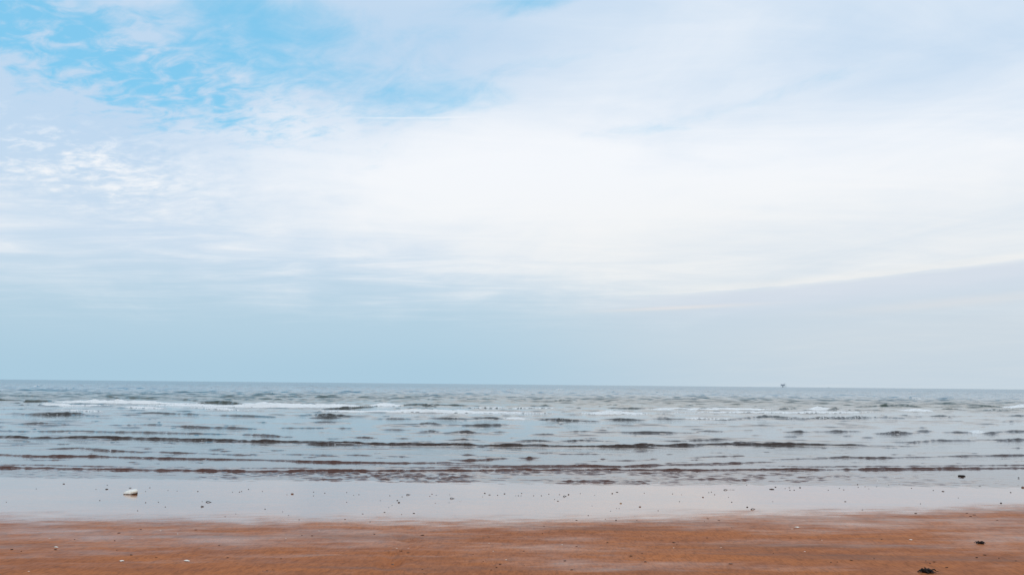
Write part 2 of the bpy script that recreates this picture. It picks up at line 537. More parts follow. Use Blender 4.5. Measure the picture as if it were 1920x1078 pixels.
# ------------------------------------------------------------------ sea
# crests as the photo shows them: points (x, y) along the crest, height of the front in photo pixels, share of foam
CREST = [
    # wash on the sand
    ([(-60, 871), (0, 873), (120, 875), (250, 877), (480, 880), (640, 879), (900, 878), (1280, 878), (1604, 876), (1920, 873.5), (1990, 873)], 4.6, 0),
    ([(-40, 869.5), (60, 870), (240, 874)], 2, 0), ([(770, 875), (960, 874), (1100, 875)], 2.2, 0),
    ([(1430, 871), (1500, 873), (1560, 874.5)], 2, 0), ([(1560, 873), (1750, 871.5), (1960, 870)], 2, 0),
    ([(420, 876), (600, 876)], 1.6, 0), ([(1000, 882), (1200, 882)], 1.5, 0), ([(1330, 882), (1500, 881)], 1.5, 0),
    # second line
    ([(-60, 848), (0, 849), (60, 852), (180, 852), (260, 855), (360, 857), (455, 858)], 4.2, 0),
    ([(497, 858), (560, 861), (640, 863), (760, 864), (825, 864)], 4.8, 0),
    ([(785, 864), (835, 865), (900, 867)], 3.2, 0),
    ([(890, 868), (960, 869), (1080, 869), (1160, 870), (1240, 867), (1305, 866)], 5.5, 0),
    ([(1315, 865), (1380, 864), (1435, 862)], 5, 0), ([(1452, 859), (1485, 858), (1515, 857)], 3, 0),
    ([(1530, 856), (1580, 853.5), (1640, 855), (1738, 853)], 4.2, 0), ([(1785, 851.5), (1850, 851), (1960, 849.5)], 4, 0),
    ([(90, 838), (145, 836.5), (200, 841), (265, 843.5)], 4.4, 0), ([(280, 843), (320, 845), (372, 846.5)], 4, 0),
    ([(385, 847.5), (440, 850), (477, 851)], 3, 0), ([(512, 850), (600, 851), (650, 851)], 1.8, 0),
    ([(655, 850.5), (675, 850.5), (692, 851.5)], 3, 0), ([(720, 853), (770, 855.5)], 2, 0),
    ([(852, 857), (875, 858), (905, 857), (943, 854)], 6, 0), ([(976, 853), (992, 854), (1007, 853)], 6, 0),
    ([(1020, 850), (1050, 850), (1160, 850)], 1.6, 0), ([(1140, 862), (1210, 862)], 1.8, 0), ([(1300, 855), (1385, 852.5)], 2.4, 0),
    ([(1370, 853), (1395, 852)], 3, 0),
    # third line, the long dark one
    ([(-60, 814), (0, 814), (50, 816), (150, 816), (240, 816), (300, 818), (370, 820), (440, 821), (480, 823), (530, 823), (600, 824), (640, 825), (690, 827), (760, 828), (840, 829), (940, 831), (1000, 831), (1080, 832), (1160, 832), (1240, 831), (1300, 829), (1365, 828), (1420, 828)], 6.2, 0),
    ([(560, 826), (600, 827), (680, 829)], 6, 0), ([(930, 833), (980, 834), (1100, 834)], 3.5, 0),
    ([(40, 806), (150, 806), (240, 808), (405, 811)], 3, 0), ([(452, 811), (490, 813), (535, 815)], 4.2, 0),
    ([(664, 818), (682, 817.5), (702, 818.5)], 3.2, 0), ([(735, 820), (772, 820)], 2.5, 0), ([(840, 822), (870, 821), (905, 823)], 3.4, 0),
    ([(970, 824), (1000, 823), (1037, 824)], 3.2, 0), ([(1055, 823), (1105, 821.5), (1145, 824)], 4.2, 0), ([(1270, 824), (1375, 821)], 3, 0),
    ([(1365, 827), (1395, 825.5), (1425, 827)], 5, 0),
    ([(1570, 832), (1590, 831.5), (1620, 832)], 3, 0), ([(1685, 825), (1715, 825.5), (1755, 822), (1800, 822), (1838, 822)], 4.4, 0),
    ([(1845, 820), (1880, 821), (1960, 819.5)], 5, 0),
    # fourth line
    ([(20, 792), (80, 791.5), (135, 791)], 3.2, 0), ([(168, 788), (190, 788)], 2.5, 0), ([(215, 795), (315, 794)], 2.6, 0),
    ([(312, 794), (360, 796), (410, 797), (470, 799)], 5.4, 0), ([(528, 800), (605, 800)], 2.8, 0), ([(622, 801), (662, 801)], 2.2, 0),
    ([(716, 803), (775, 803.5)], 3, 0), ([(788, 806), (806, 805), (826, 806)], 4, 0), ([(843, 807), (868, 805.5), (912, 807)], 6, 0.05),
    ([(922, 808), (952, 808)], 2.4, 0), ([(1055, 807), (1112, 806)], 3.2, 0), ([(1118, 804), (1142, 804.5)], 3, 0),
    ([(1152, 805), (1185, 806.5), (1230, 807), (1288, 807)], 5.2, 0), ([(1312, 805), (1362, 806)], 3.4, 0), ([(1365, 805), (1412, 804)], 2.4, 0),
    ([(1472, 806.5), (1517, 806)], 4.4, 0), ([(1518, 806), (1560, 806), (1605, 805)], 4, 0), ([(1652, 808), (1690, 808), (1720, 807)], 5.4, 0.12),
    ([(1718, 805), (1748, 805)], 3.6, 0), ([(1776, 806), (1826, 806.5)], 5, 0), ([(1820, 806), (1852, 806)], 6, 1.0), ([(1848, 809), (1874, 809)], 4, 0),
    ([(1868, 806), (1960, 805)], 4, 0.1), ([(1005, 813), (1048, 813)], 2.4, 0),
    ([(576, 788), (610, 788), (645, 788.5)], 4, 0), ([(782, 792.5), (800, 791), (822, 792.5)], 4.6, 0), ([(858, 793), (895, 794), (955, 792.5)], 4.6, 0),
    ([(480, 790), (500, 790)], 2, 0), ([(1040, 794), (1060, 794)], 1.5, 0), ([(1500, 788), (1545, 788.5)], 1.6, 0), ([(1860, 789), (1930, 788)], 2, 0),
    # fifth line, inside the break
    ([(25, 771), (90, 773), (140, 772), (185, 775)], 5.6, 0.08), ([(95, 766), (212, 769)], 3, 0.5), ([(262, 771), (330, 772), (378, 774)], 4, 0),
    ([(415, 775), (455, 776), (525, 778)], 4.2, 0), ([(575, 773), (620, 775), (665, 776)], 5.4, 0.1), ([(585, 780), (645, 780)], 4, 0),
    ([(690, 782), (790, 783)], 3, 0.1), ([(812, 779), (860, 780), (892, 780)], 6, 0.08), ([(888, 780), (915, 779), (945, 780)], 6, 0.05),
    ([(935, 782), (1005, 783)], 3.6, 0.85), ([(1015, 782), (1060, 784), (1112, 785)], 5.2, 0.1), ([(1135, 782), (1205, 783)], 5, 0.06),
    ([(1210, 782), (1292, 783)], 3.4, 0), ([(1288, 781), (1385, 782)], 4.4, 0.45), ([(1395, 779), (1450, 777), (1505, 779)], 5.2, 0.1),
    ([(1475, 780), (1560, 779), (1650, 777), (1688, 778)], 6, 0.2), ([(1705, 778), (1760, 778), (1815, 777)], 3.2, 0), ([(1862, 777), (1960, 777)], 3.2, 0),
    ([(1310, 786), (1410, 786)], 1.8, 0), ([(0, 764), (60, 764.5)], 3, 0),
    # breakers and their bores
    ([(46, 749), (75, 747), (104, 748)], 5.6, 0.04), ([(90, 748), (150, 750), (240, 751), (320, 752), (385, 752)], 5.2, 1.0),
    ([(240, 756), (330, 756), (480, 759), (560, 759), (660, 762)], 4.4, 0.95), ([(366, 750), (385, 748.5), (408, 749), (462, 753)], 6.8, 0.03),
    ([(440, 751.5), (500, 754), (570, 755), (640, 756), (695, 757)], 7.0, 1.0), ([(608, 761), (655, 760), (688, 757), (710, 754)], 7, 0.05),
    ([(685, 756), (720, 755.5), (755, 756)], 5.5, 1.0), ([(748, 755), (768, 753.5), (815, 756)], 6.5, 0.02), ([(790, 757), (830, 756), (885, 756)], 4.4, 0),
    ([(50, 754), (100, 756), (160, 757), (215, 757)], 4.4, 0.75), ([(40, 755), (66, 754), (80, 756)], 5, 0.05),
    ([(200, 760), (250, 761), (315, 763)], 3.4, 0.7), ([(340, 760), (410, 765), (480, 768)], 3.2, 0.6),
    ([(560, 765), (640, 768), (760, 769), (880, 770), (1000, 771), (1065, 771)], 4.2, 0.72), ([(1068, 770), (1120, 772), (1225, 772)], 4.2, 0.72),
    ([(860, 762), (960, 763), (1060, 763)], 2.8, 0.45), ([(1195, 763), (1300, 763.5), (1465, 764)], 4.4, 0.95), ([(1160, 762), (1208, 762.5)], 3.6, 0.0),
    ([(1230, 770), (1330, 770), (1500, 771), (1680, 769)], 3.4, 0.5), ([(1456, 764), (1490, 761.5), (1520, 764)], 5.4, 0.02), ([(1515, 764), (1563, 762.5)], 5, 1.0),
    ([(1560, 763), (1575, 761.5), (1608, 764)], 6.2, 0.02), ([(1625, 757), (1680, 755.5), (1735, 757)], 5.4, 0.0), ([(1745, 755), (1812, 755)], 3.6, 0),
    ([(1758, 761), (1790, 760.5)], 3.4, 0), ([(1685, 767), (1755, 767)], 3.8, 0.9), ([(1825, 760), (1890, 761)], 3.4, 0.1), ([(1885, 761), (1960, 761)], 4.4, 0.9),
    ([(1760, 764), (1810, 765)], 3, 0), ([(1840, 765), (1890, 766)], 3, 0.3),
    # swell outside
    ([(-40, 745), (25, 746)], 5, 0), ([(20, 741), (80, 741)], 2.4, 0), ([(165, 741), (230, 743), (300, 744), (375, 747)], 3.6, 0), ([(100, 728), (170, 728)], 2.2, 0),
    ([(1025, 749), (1058, 748), (1085, 749)], 3.6, 0), ([(940, 749), (1010, 749)], 2.2, 0), ([(1310, 742), (1350, 742)], 2.2, 0),
]


# short ripples scattered among the lines and the first rows of wind sea outside
_r = random.Random(23)
DASH = []
for _ in range(330):
    py = _r.uniform(764, 872)
    px, ln = _r.uniform(-80, 2000), _r.uniform(14, 70)
    DASH.append(([(px, py), (px + ln * 0.5, py + _r.uniform(-0.6, 0.6)), (px + ln, py + _r.uniform(-1.0, 1.0))], _r.uniform(0.7, 1.9), 0))
for _ in range(420):
    py = 726 + 38 * _r.random() ** 1.3 - (960 - (px := _r.uniform(-80, 2000))) * 0.0075
    ln = _r.uniform(8, 46)
    DASH.append(([(px, py), (px + ln * 0.5, py + _r.uniform(-0.5, 0.5)), (px + ln, py + _r.uniform(-0.7, 0.7))], _r.uniform(0.8, 2.2), 0.0 if _r.random() < 0.96 else 0.5))


def build_sea():
    rows = [12.0]
    while rows[-1] < 78.0:
        rows.append(rows[-1] * (1.0012 if rows[-1] < 24 else 1.0021))
    inv = np.linspace(1 / rows[-1], 1 / 900.0, 460)[1:]
    rows = np.concatenate([np.array(rows), 1 / inv, np.array([1200, 1700, 2600, 4500, 8000, 16000, 30000])])
    u = np.linspace(-0.82, 0.82, 720)
    Y = np.repeat(rows[:, None], len(u), 1)
    X = u[None, :] * (Y + 3.0)
    Zb = np.zeros_like(Y)
    F = np.zeros_like(Y)
    for k, (pts, t, foam) in enumerate(CREST + DASH):
        w = np.array([on_sea(px, py + t) for px, py in pts])     # the crest's foot lies t pixels lower
        d = float(np.mean(w[:, 1]))
        H = (0.86 if k < len(CREST) else 0.9) * (0.85 if d < 24 else 1.0) * t * d / FPX
        # thicken between: bulge in the middle, nothing at the ends
        o = np.argsort(w[:, 0])
        w = w[o]
        L = w[-1, 0] - w[0, 0]
        if k < len(CREST) and foam < 0.5:            # low tails running out on both sides
            e = 0.22 * L
            w = np.concatenate([[[w[0, 0] - e, w[0, 1]]], w, [[w[-1, 0] + e, w[-1, 1]]]])
        if foam > 0.5:
            H *= 1.4
        Lf = (0.85 if foam < 0.5 else 1.3) * H
        Lb = (4.5 if foam < 0.5 else 6.0) * H
        y0, y1 = w[:, 1].min() - 3 * H - 0.2, w[:, 1].max() + 9 * H + 0.3
        r0, r1 = np.searchsorted(rows, y0), np.searchsorted(rows, y1)
        if r1 <= r0 or d > 700:
            continue
        x, y = X[r0:r1], Y[r0:r1]
        L = w[-1, 0] - w[0, 0]
        end = min(0.5 * L, 60 * H + 0.4)
        amp = np.clip((x - w[0, 0]) / end, 0, 1) * np.clip((w[-1, 0] - x) / end, 0, 1)
        amp = np.clip(amp, 0, 1) ** 0.8
        amp = amp * np.clip(0.05 + 1.6 * fbm(x / (9 * H) + 13 * k, x * 0 + k * 3.7, 5, 5, 0.65), 0.42, 1.25)
        yc = np.interp(x, w[:, 0], w[:, 1]) + Lf * 0.6
        yc = yc + (fbm(x / (9 * H) + 5 * k, x * 0 + k * 1.3, 21, 5, 0.65) - 0.5) * 3.2 * H
        # torn faces
        yc = yc + (fbm(x / (1.8 * H), y / (0.7 * H), 31 + k % 7, 3, 0.65) - 0.5) * 1.3 * H
        s = yc - y
        front = 1 - sstep(0, 1, s / Lf)
        back = 1 - sstep(0, 1, -s / Lb)
        hgt = H * amp * np.where(s > 0, front, back)
        if foam > 0.3:
            hgt = hgt * (0.75 + 0.6 * fbm(x / (0.9 * H), y / (0.8 * H), 41, 3, 0.6))
        Zb[r0:r1] = np.maximum(Zb[r0:r1], hgt)
        if foam > 0:
            fo = foam * np.clip(amp * 1.6, 0, 1) * np.where(s > 0, sstep(1.35, 0.9, s / Lf), sstep(1.0, 0.25, -s / Lb))
            F[r0:r1] = np.maximum(F[r0:r1], fo)
    # fine ripples of the wash, small chop among the lines, wind sea outside
    near = Y < 80
    Z = Zb.copy()
    n = np.searchsorted(rows, 80.0)
    x, y = X[:n], Y[:n]
    wash = sstep(12.9, 13.7, y) * sstep(16.2, 14.6, y)
    wash = wash * (0.15 + 0.85 * np.exp(-((x - 0.3) / 5.5) ** 2)) * (0.3 + 0.7 * sstep(0.30, 0.62, fbm(x * 0.5, y * 1.4, 71, 2)))
    r = fbm(x / 0.20 + 0.5 * y, y / 0.075, 51, 3)
    Z[:n] += 0.10 * wash * np.clip(r - 0.50, 0, 1)
    chop = fbm(x / 1.5, y / 0.36, 61, 3)
    calm = sstep(15.0, 24.0, y)
    patch = sstep(0.40, 0.66, fbm(x / 7.0, y / 2.2, 63, 2))
    Z[:n] += calm * (0.4 + y / 45) * 0.12 * np.clip(chop - 0.56, 0, 1) * (0.2 + 0.8 * patch)
    tiny = fbm(x / 0.5, y / 0.16, 66, 2)
    Z[:n] += 0.012 * (tiny - 0.5) * sstep(0.05, 0.2, Zb[:n] / (Y[:n] * 0.004))
    for sx, sy, a, sd in ((4.2, 2.2, 0.36, 81), (1.5, 0.9, 0.26, 85), (10.0, 5.0, 0.34, 88)):
        Z += a * sstep(46, 95, Y) * (fbm(X / sx + Y * 0.02, Y / sy, sd, 2) - 0.5) * sstep(2500, 500, Y)
    Z += 0.003
    return grid_object("sea", X, Y, Z, M_SEA, F)


build_sea()


# ------------------------------------------------------------------ things
def link(name, me, mat, parent=None):
    o = bpy.data.objects.new(name, me)
    if mat and not me.materials:
        me.materials.append(mat)
    COL.objects.link(o)
    o.parent = parent
    return o


def tag(o, label, cat, group=None):
    o["label"] = label
    o["category"] = cat
    if group:
        o["group"] = group
    return o


def empty(name, loc, rz=0.0):
    o = bpy.data.objects.new(name, None)
    COL.objects.link(o)
    o.location = loc
    o.rotation_euler = (0, 0, rz)
    o.empty_display_size = 0.1
    return o


def from_bm(name, bm, smooth=True):
    me = bpy.data.meshes.new(name)
    bm.normal_update()
    bm.to_mesh(me)
    bm.free()
    if smooth:
        me.polygons.foreach_set("use_smooth", [True] * len(me.polygons))
    return me


def add_box(bm, c, s):
    r = bmesh.ops.create_cube(bm, size=1.0)
    for v in r['verts']:
        v.co = Vector((v.co.x * s[0] + c[0], v.co.y * s[1] + c[1], v.co.z * s[2] + c[2]))


def add_bar(bm, a, b, r0, r1=None, seg=6):
    a, b = Vector(a), Vector(b)
    q = (b - a).to_track_quat('Z', 'Y')
    ra, rb = [], []
    for i in range(seg):
        t = 2 * math.pi * i / seg
        e = Vector((math.cos(t), math.sin(t), 0))
        ra.append(bm.verts.new(a + q @ (e * r0)))
        rb.append(bm.verts.new(b + q @ (e * (r1 if r1 is not None else r0))))
    for i in range(seg):
        bm.faces.new((ra[i], ra[(i + 1) % seg], rb[(i + 1) % seg], rb[i]))
    bm.faces.new(ra[::-1])
    bm.faces.new(rb)


# ---- white shell
def build_shell():
    gx, gy, gz = ground_point(241.5, 926.5)
    d = math.hypot(gx, gy)
    wdt = 21.5 * d / FPX
    root = empty("large_shell", (gx, gy + 0.05, gz), 0.12)
    tag(root, "large chalk-white domed shell with dark brown rim resting on mirror-wet sand", "shell")

    def dome(scale, lift, hole):
        bm = bmesh.new()
        nu, nv = 48, 14
        ringv = []
        for j in range(nv + 1):
            v = j / nv
            ring = []
            for i in range(nu):
                t = 2 * math.pi * i / nu
                # tear-drop outline: pointed low beak on one side, blunt high end on the other
                cx, cy = math.cos(t), math.sin(t)
                rx = 0.5 * wdt * (1.0 if cx > 0 else 1.05)
                ry = 0.33 * wdt * (1.0 + 0.25 * cx)
                rr = math.sin(v * math.pi / 2) ** 0.85
                rib = 1 + 0.020 * math.sin(t * 17) * v + 0.012 * math.sin(v * 40)
                hz = 0.29 * wdt * math.cos(v * math.pi / 2) ** 0.9
                X_ = rx * rr * cx * rib + 0.08 * wdt * (1 - v)
                Y_ = ry * rr * cy * rib
                Z_ = hz * (1 + 0.25 * cx * rr) + 0.09 * wdt * v * max(0, cx) ** 1.5 + 0.035 * wdt
                Z_ += 0.010 * wdt * math.sin(t * 7 + 1) * v
                ring.append(bm.verts.new((X_ * scale, Y_ * scale, Z_ * scale + lift)))
            ringv.append(ring)
        for j in range(nv):
            for i in range(nu):
                a, b = ringv[j][i], ringv[j][(i + 1) % nu]
                c, e = ringv[j + 1][(i + 1) % nu], ringv[j + 1][i]
                bm.faces.new((a, e, c, b)) if j else bm.faces.new((a, e, c, b))
        bmesh.ops.remove_doubles(bm, verts=bm.verts, dist=1e-5)
        return bm
    link("shell_dome", from_bm("shell_dome", dome(1.0, 0.0, 0)), M_SHELL, root)
    # growth crust along the blunt end
    bm = bmesh.new()
    for i in range(26):
        t = -1.3 + 2.5 * i / 25
        x = 0.50 * wdt * math.cos(t) * 1.0
        y = -0.36 * wdt * math.cos(t * 0.5) * (0.6 + 0.4 * math.sin(t + 1.3)) if False else 0.36 * wdt * math.sin(t - 0.3)
        z = 0.10 * wdt + 0.09 * wdt * max(0, math.cos(t))
        r = bmesh.ops.create_icosphere(bm, subdivisions=1, radius=0.028 * wdt * (0.7 + 0.6 * random.random()))
        for v in r['verts']:
            v.co = Vector((v.co.x * 1.3 + x * 0.94, v.co.y + y * 0.94, v.co.z * 0.8 + z))
    link("barnacle_crust", from_bm("barnacle_crust", bm), M_CREAM, root)
    # dark lining that shows as the rim under the dome
    bm = dome(0.955, -0.004, 1)
    link("dark_rim", from_bm("dark_rim", bm), M_LINING, root)
    bm = bmesh.new()
    for i in range(40):
        t = 2 * math.pi * i / 40
        rx, ry = 0.47 * wdt, 0.31 * wdt * (1 + 0.25 * math.cos(t))
        p = (rx * math.cos(t), ry * math.sin(t), 0.0)
        q = (rx * math.cos(t) * 0.98, ry * math.sin(t) * 0.98, 0.045 * wdt + 0.09 * wdt * max(0, math.cos(t)) ** 1.5)
        add_bar(bm, p, q, 0.045 * wdt, 0.035 * wdt, 5)
    link("lip", from_bm("lip", bm), M_LINING, root)


build_shell()


# ---- seaweed
def frond_mesh(rng, length, width, droop):
    """a narrow wavy blade with a fork, with thickness"""
    bm = bmesh.new()
    n = 9
    ang = rng.uniform(-0.5, 0.5)
    curl = rng.uniform(-1.6, 1.6)
    pos = Vector((0, 0, 0))
    dirn = 0.0
    prev = None
    top = length * rng.uniform(0.10, 0.42) * droop
    for i in range(n + 1):
        s = i / n
        w = width * (0.35 + 0.9 * math.sin(math.pi * min(1, s * 0.92 + 0.08))) * (1 + 0.3 * rng.uniform(-1, 1))
        z = top * math.sin(math.pi * s) + 0.004 + 0.006 * rng.random()
        c = Vector((pos.x, pos.y, z))
        side = Vector((-math.sin(dirn), math.cos(dirn), rng.uniform(-0.5, 0.5))) * w * 0.5
        th = Vector((0, 0, 0.0022))
        quad = [bm.verts.new(c - side - th), bm.verts.new(c + side - th), bm.verts.new(c + side + th), bm.verts.new(c - side + th)]
        if prev:
            for a in range(4):
                b = (a + 1) % 4
                bm.faces.new((prev[a], prev[b], quad[b], quad[a]))
        else:
            bm.faces.new(quad[::-1])
        prev = quad
        pos = pos + Vector((math.cos(dirn), math.sin(dirn), 0)) * (length / n)
        dirn += curl / n + rng.uniform(-0.25, 0.25)
    bm.faces.new(prev)
    return from_bm("frond", bm)


def build_weed(px, py, wpx, hpx, label, seed, nf):
    rng = random.Random(seed)
    x, y, z = ground_point(px, py)
    d = math.hypot(x, y)
    wdt = wpx * d / FPX
    hgt = hpx * d / FPX
    root = empty("seaweed_clump", (x, y, z))
    tag(root, label, "seaweed")
    bm = bmesh.new()
    bmesh.ops.create_icosphere(bm, subdivisions=3, radius=1.0)
    for v in bm.verts:
        k = 1 + 0.35 * math.sin(v.co.x * 7 + seed) * math.sin(v.co.y * 6) + 0.25 * rng.uniform(-1, 1)
        v.co = Vector((v.co.x * wdt * 0.26 * k, v.co.y * wdt * 0.16 * k, max(-0.1, v.co.z) * hgt * 0.42 * k))
    link("tangle", from_bm("tangle", bm), M_WEED, root)
    for i in range(nf):
        a = rng.uniform(0, 2 * math.pi)
        o = link("frond", frond_mesh(rng, wdt * rng.uniform(0.25, 0.5), wdt * rng.uniform(0.05, 0.10), 1.0 if i % 2 else 0.5), M_WEED, root)
        o.location = (math.cos(a) * wdt * 0.08 + rng.uniform(-0.2, 0.2) * wdt, math.sin(a) * wdt * 0.05, 0.002)
        o.rotation_euler = (0, 0, a)
    return root


build_weed(1737, 1073, 25, 16, "ragged black seaweed clump with many fronds, at the bottom edge of the sand", 3, 22)
build_weed(1839, 1019, 16, 9, "small peaked dark seaweed heap alone on orange sand above the ragged clump", 9, 12)


# ---- small drift on the sand
def lump_mesh(name, seed, flat, ragged, sub=2):
    rng = random.Random(seed)
    bm = bmesh.new()
    bmesh.ops.create_icosphere(bm, subdivisions=sub, radius=0.5)
    ph = [rng.uniform(0, 6) for _ in range(6)]
    for v in bm.verts:
        c = v.co
        k = 1 + ragged * (math.sin(c.x * 9 + ph[0]) * math.sin(c.y * 8 + ph[1]) + 0.6 * math.sin(c.z * 13 + ph[2]) + 0.5 * rng.uniform(-1, 1))
        v.co = Vector((c.x * k, c.y * k * 0.8, max(c.z * k, -0.12) * flat))
    return from_bm(name, bm)


def chip_mesh(name, seed):
    """fan-shaped ribbed valve of a small shell"""
    rng = random.Random(seed)
    bm = bmesh.new()
    n, m = 14, 5
    rows = []
    for j in range(m + 1):
        v = j / m
        row = []
        for i in range(n + 1):
            t = -1.15 + 2.3 * i / n
            r = v * 0.9 * (1 + 0.05 * math.cos(t * 11))
            z = 0.30 * math.sin(math.pi * min(1, v * 0.75 + 0.1)) * math.cos(t * 0.9) + 0.03 * math.cos(t * 11) * v
            row.append(bm.verts.new((r * math.sin(t), r * math.cos(t) - 0.45, max(z, 0.02))))
        rows.append(row)
    for j in range(m):
        for i in range(n):
            bm.faces.new((rows[j][i], rows[j + 1][i], rows[j + 1][i + 1], rows[j][i + 1]))
    bmesh.ops.remove_doubles(bm, verts=bm.verts, dist=1e-4)
    bmesh.ops.solidify(bm, geom=bm.faces[:], thickness=0.05)
    return from_bm(name, bm)


def scrap_mesh(name, seed):
    """a torn scrap of weed: a few short crossed blades in one tangle"""
    rng = random.Random(seed)
    bm = bmesh.new()
    for i in range(7):
        a = rng.uniform(-0.7, 0.7) + (math.pi if i % 2 else 0)
        c = Vector((rng.uniform(-0.15, 0.15), rng.uniform(-0.1, 0.1), 0.03))
        l = rng.uniform(0.2, 0.45)
        mid = c + Vector((math.cos(a) * l * 0.5, math.sin(a) * l * 0.5, rng.uniform(0.06, 0.28)))
        end = c + Vector((math.cos(a) * l, math.sin(a) * l, 0.03))
        add_bar(bm, c, mid, 0.10, 0.09, 5)
        add_bar(bm, mid, end, 0.09, 0.03, 5)
    return from_bm(name, bm, False)


PEB = [lump_mesh("pebble", s, 0.62, 0.10) for s in range(5)]
FLAT = [lump_mesh("flat_stone", s + 20, 0.34, 0.16) for s in range(4)]
BROWN = [m.copy() for m in PEB[:3]]
AMBER = [PEB[3].copy()]
CHIP = [chip_mesh("shell_chip", s) for s in range(3)]
PINK = [CHIP[0].copy()]
SCRAP = [scrap_mesh("weed_scrap", s) for s in range(5)]
for ms, mt in ((PEB, M_PEBBLE), (FLAT, M_PEBBLE), (BROWN, M_BROWN), (AMBER, M_AMBER), (CHIP, M_CHIP), (PINK, M_PINK), (SCRAP, M_WEED)):
    for me in ms:
        me.materials.append(mt)

# kind: p pebble, f flat dark stone, b brown stone, w weed scrap, c white chip, k pink chip, s stick
SPOT = {
    'p': """180 917 2|201 909 2.4|281 914 3|273 921 2|187 938 3|258 957 3|273 942 3|297 941 2.4|310 950 3|371 921 3.2|436 922 2.4|449 922 3|453 921 3|466 917 3|379 940 2.2|442 963 2.2|422 968 2.2|68 916 2|12 941 2|315 919 2|332 920 2
492 921 2.4|538 927 2|588 922 3|609 924 3|588 929 2.4|650 923 2.6|650 941 2.6|663 928 2.2|673 927 3|731 929 3|745 938 3.4|754 931 3|713 938 2.2|810 926 3|806 930 3|818 928 2.2|843 927 2.2|842 942 2.2|816 943 2.2|909 924.5 3.4|946 925.5 3.4|905 931 2|933 928 3|735 947 2.2|729 951 2.2|753 964 2|541 966 2.2|530 959 2|497 954 3|694 978 3|561 974 3
967 929 2.2|972 929 3|977 929 2.4|978 924.5 3|1000.5 929 3|1015 929 3|1029 926 3|1049 927 3|1066 927 3.8|1040 936 2.4|1088 925 2.4|1115 928 2|1148 925 3.4|1208 924 2.4|1261 925.5 3|1278 927 2.2|1329 923 2.4|1334 922 3|1340 927 3|1369 918 2.2|1373 918 2.2|1376 918 2.2|1369 908 2.2|1400 909 3|1366 932 2.2|1274 940 3|1372 941 3.2|1145 958 2.2|1156 953 2.2|1161 953 2.2|1110 948 2.2|1234 957 3|1103 966 3|1135 973 2.2|1194 975 3|1321 977 2.2|1202 1004.5 2.6|1206 1005 2.6
1454 913 3.6|1472 915.5 2.4|1480 914 3|1481 918.5 3|1489 918.5 3|1500 914 3.8|1553 918.5 2.4|1574 915 2.2|1582 918 3|1608 908 3|1609 913 2.4|1622 912 2.4|1629 916 2|1631 901 3|1644 912 2.4|1660 907 2.4|1666 909 2.2|1696 908 2.2|1709 915 3|1775 906 2.2|1910 897 3.2|1909 910 3|1895 923 3|1887 908 2.2|1449 940 2.2|1726 944 2.2|1797 933 2.2|1617 955.5 3.2|1877 943 3.6|1750 919 3
770 1010 2.4|774 1011.5 2.4|643 1038 2.4|917 1007 2.8|937 1007 2.8|887 1039 3|852 1038 2.2|906 1052 3|774 1057 3|1017 1000 3|1153 995 3|1372 989 3|1338 1038 2.2|983 1060 2.4|1100 1038 2|1483 1008 3|1450 1037 3.2|1538 1011 3|1570 1053 3|1639 1047 3|1873 1046 3.2|1660 1071 2.4|1758 1071 3.6|1736 1051 3|140 1011 3|219 1031 3|475 1070 3|215 1013 3|40 1033 3""",
    'f': """776 962 5|680 963 4|721 960 4|918 927.5 4.4|1157 922.5 5|1686 907.5 5|1837 911 4|1768 921 5|1585 940 4|1046 939 4.4|647 973 3.4|1813 962 5|1827 965 5|1820 968 5|1717 962 6|1870 975 4|1327 972 4|1348 975 5|1020 986 4|1081 975 5|367 993 5|223 999 5.5|264 992 4|293 1045 5|427 1045 5|411 1022 4|246 1040 6|585 1004 4|566 1003 3.4|702 1001 4|792 1003 7|765 1036 6|792 1067 4|795 1075 4|938 1057 6|931 1063 4|921 1068 4|1081 1024 5|1139 1016 4|1326 1008 4|982 1033 4|1072 1068 6|1059 1051 5|1183 1042 6|1204 1037 5|1653 1011 4|1558 1054 4|1596 1050 5|1905 1051 4|1744 1056 4|527 1047 4|104 1030 6""",
    'b': """548 926 6|1200 950 5|1318 932 4|1210 1053 6|1370 1057 8|1490 991 3.4|736 1058 6""",
    'w': """1846 1040.5 7|1832 1045 7|1775 1063.5 7|1751 1053.5 7|501 1069.5 5.5|511 1067.5 5|493 1070.5 4|1269 1021 4""",
    'c': """301 995 3|333 1001 2.6|93 1009 2.4|54 1071 3|532 973 2.6|598 995 2.6|536 1009 2.6|744 1028 3|863 938.5 3|917 1018 2.6|949 1049 3.2|1054 1021 3.2|1263 1027 2.6|1352 1026 2.6|1541 1013 2.4|1509 1034 3.2|1708 1012 4|228 1052 6|1157 971 3.2|1485 991.5 2.6|925 1033 2.4""",
    'k': """247 1010 3.6|766 1028 4.2""",
}
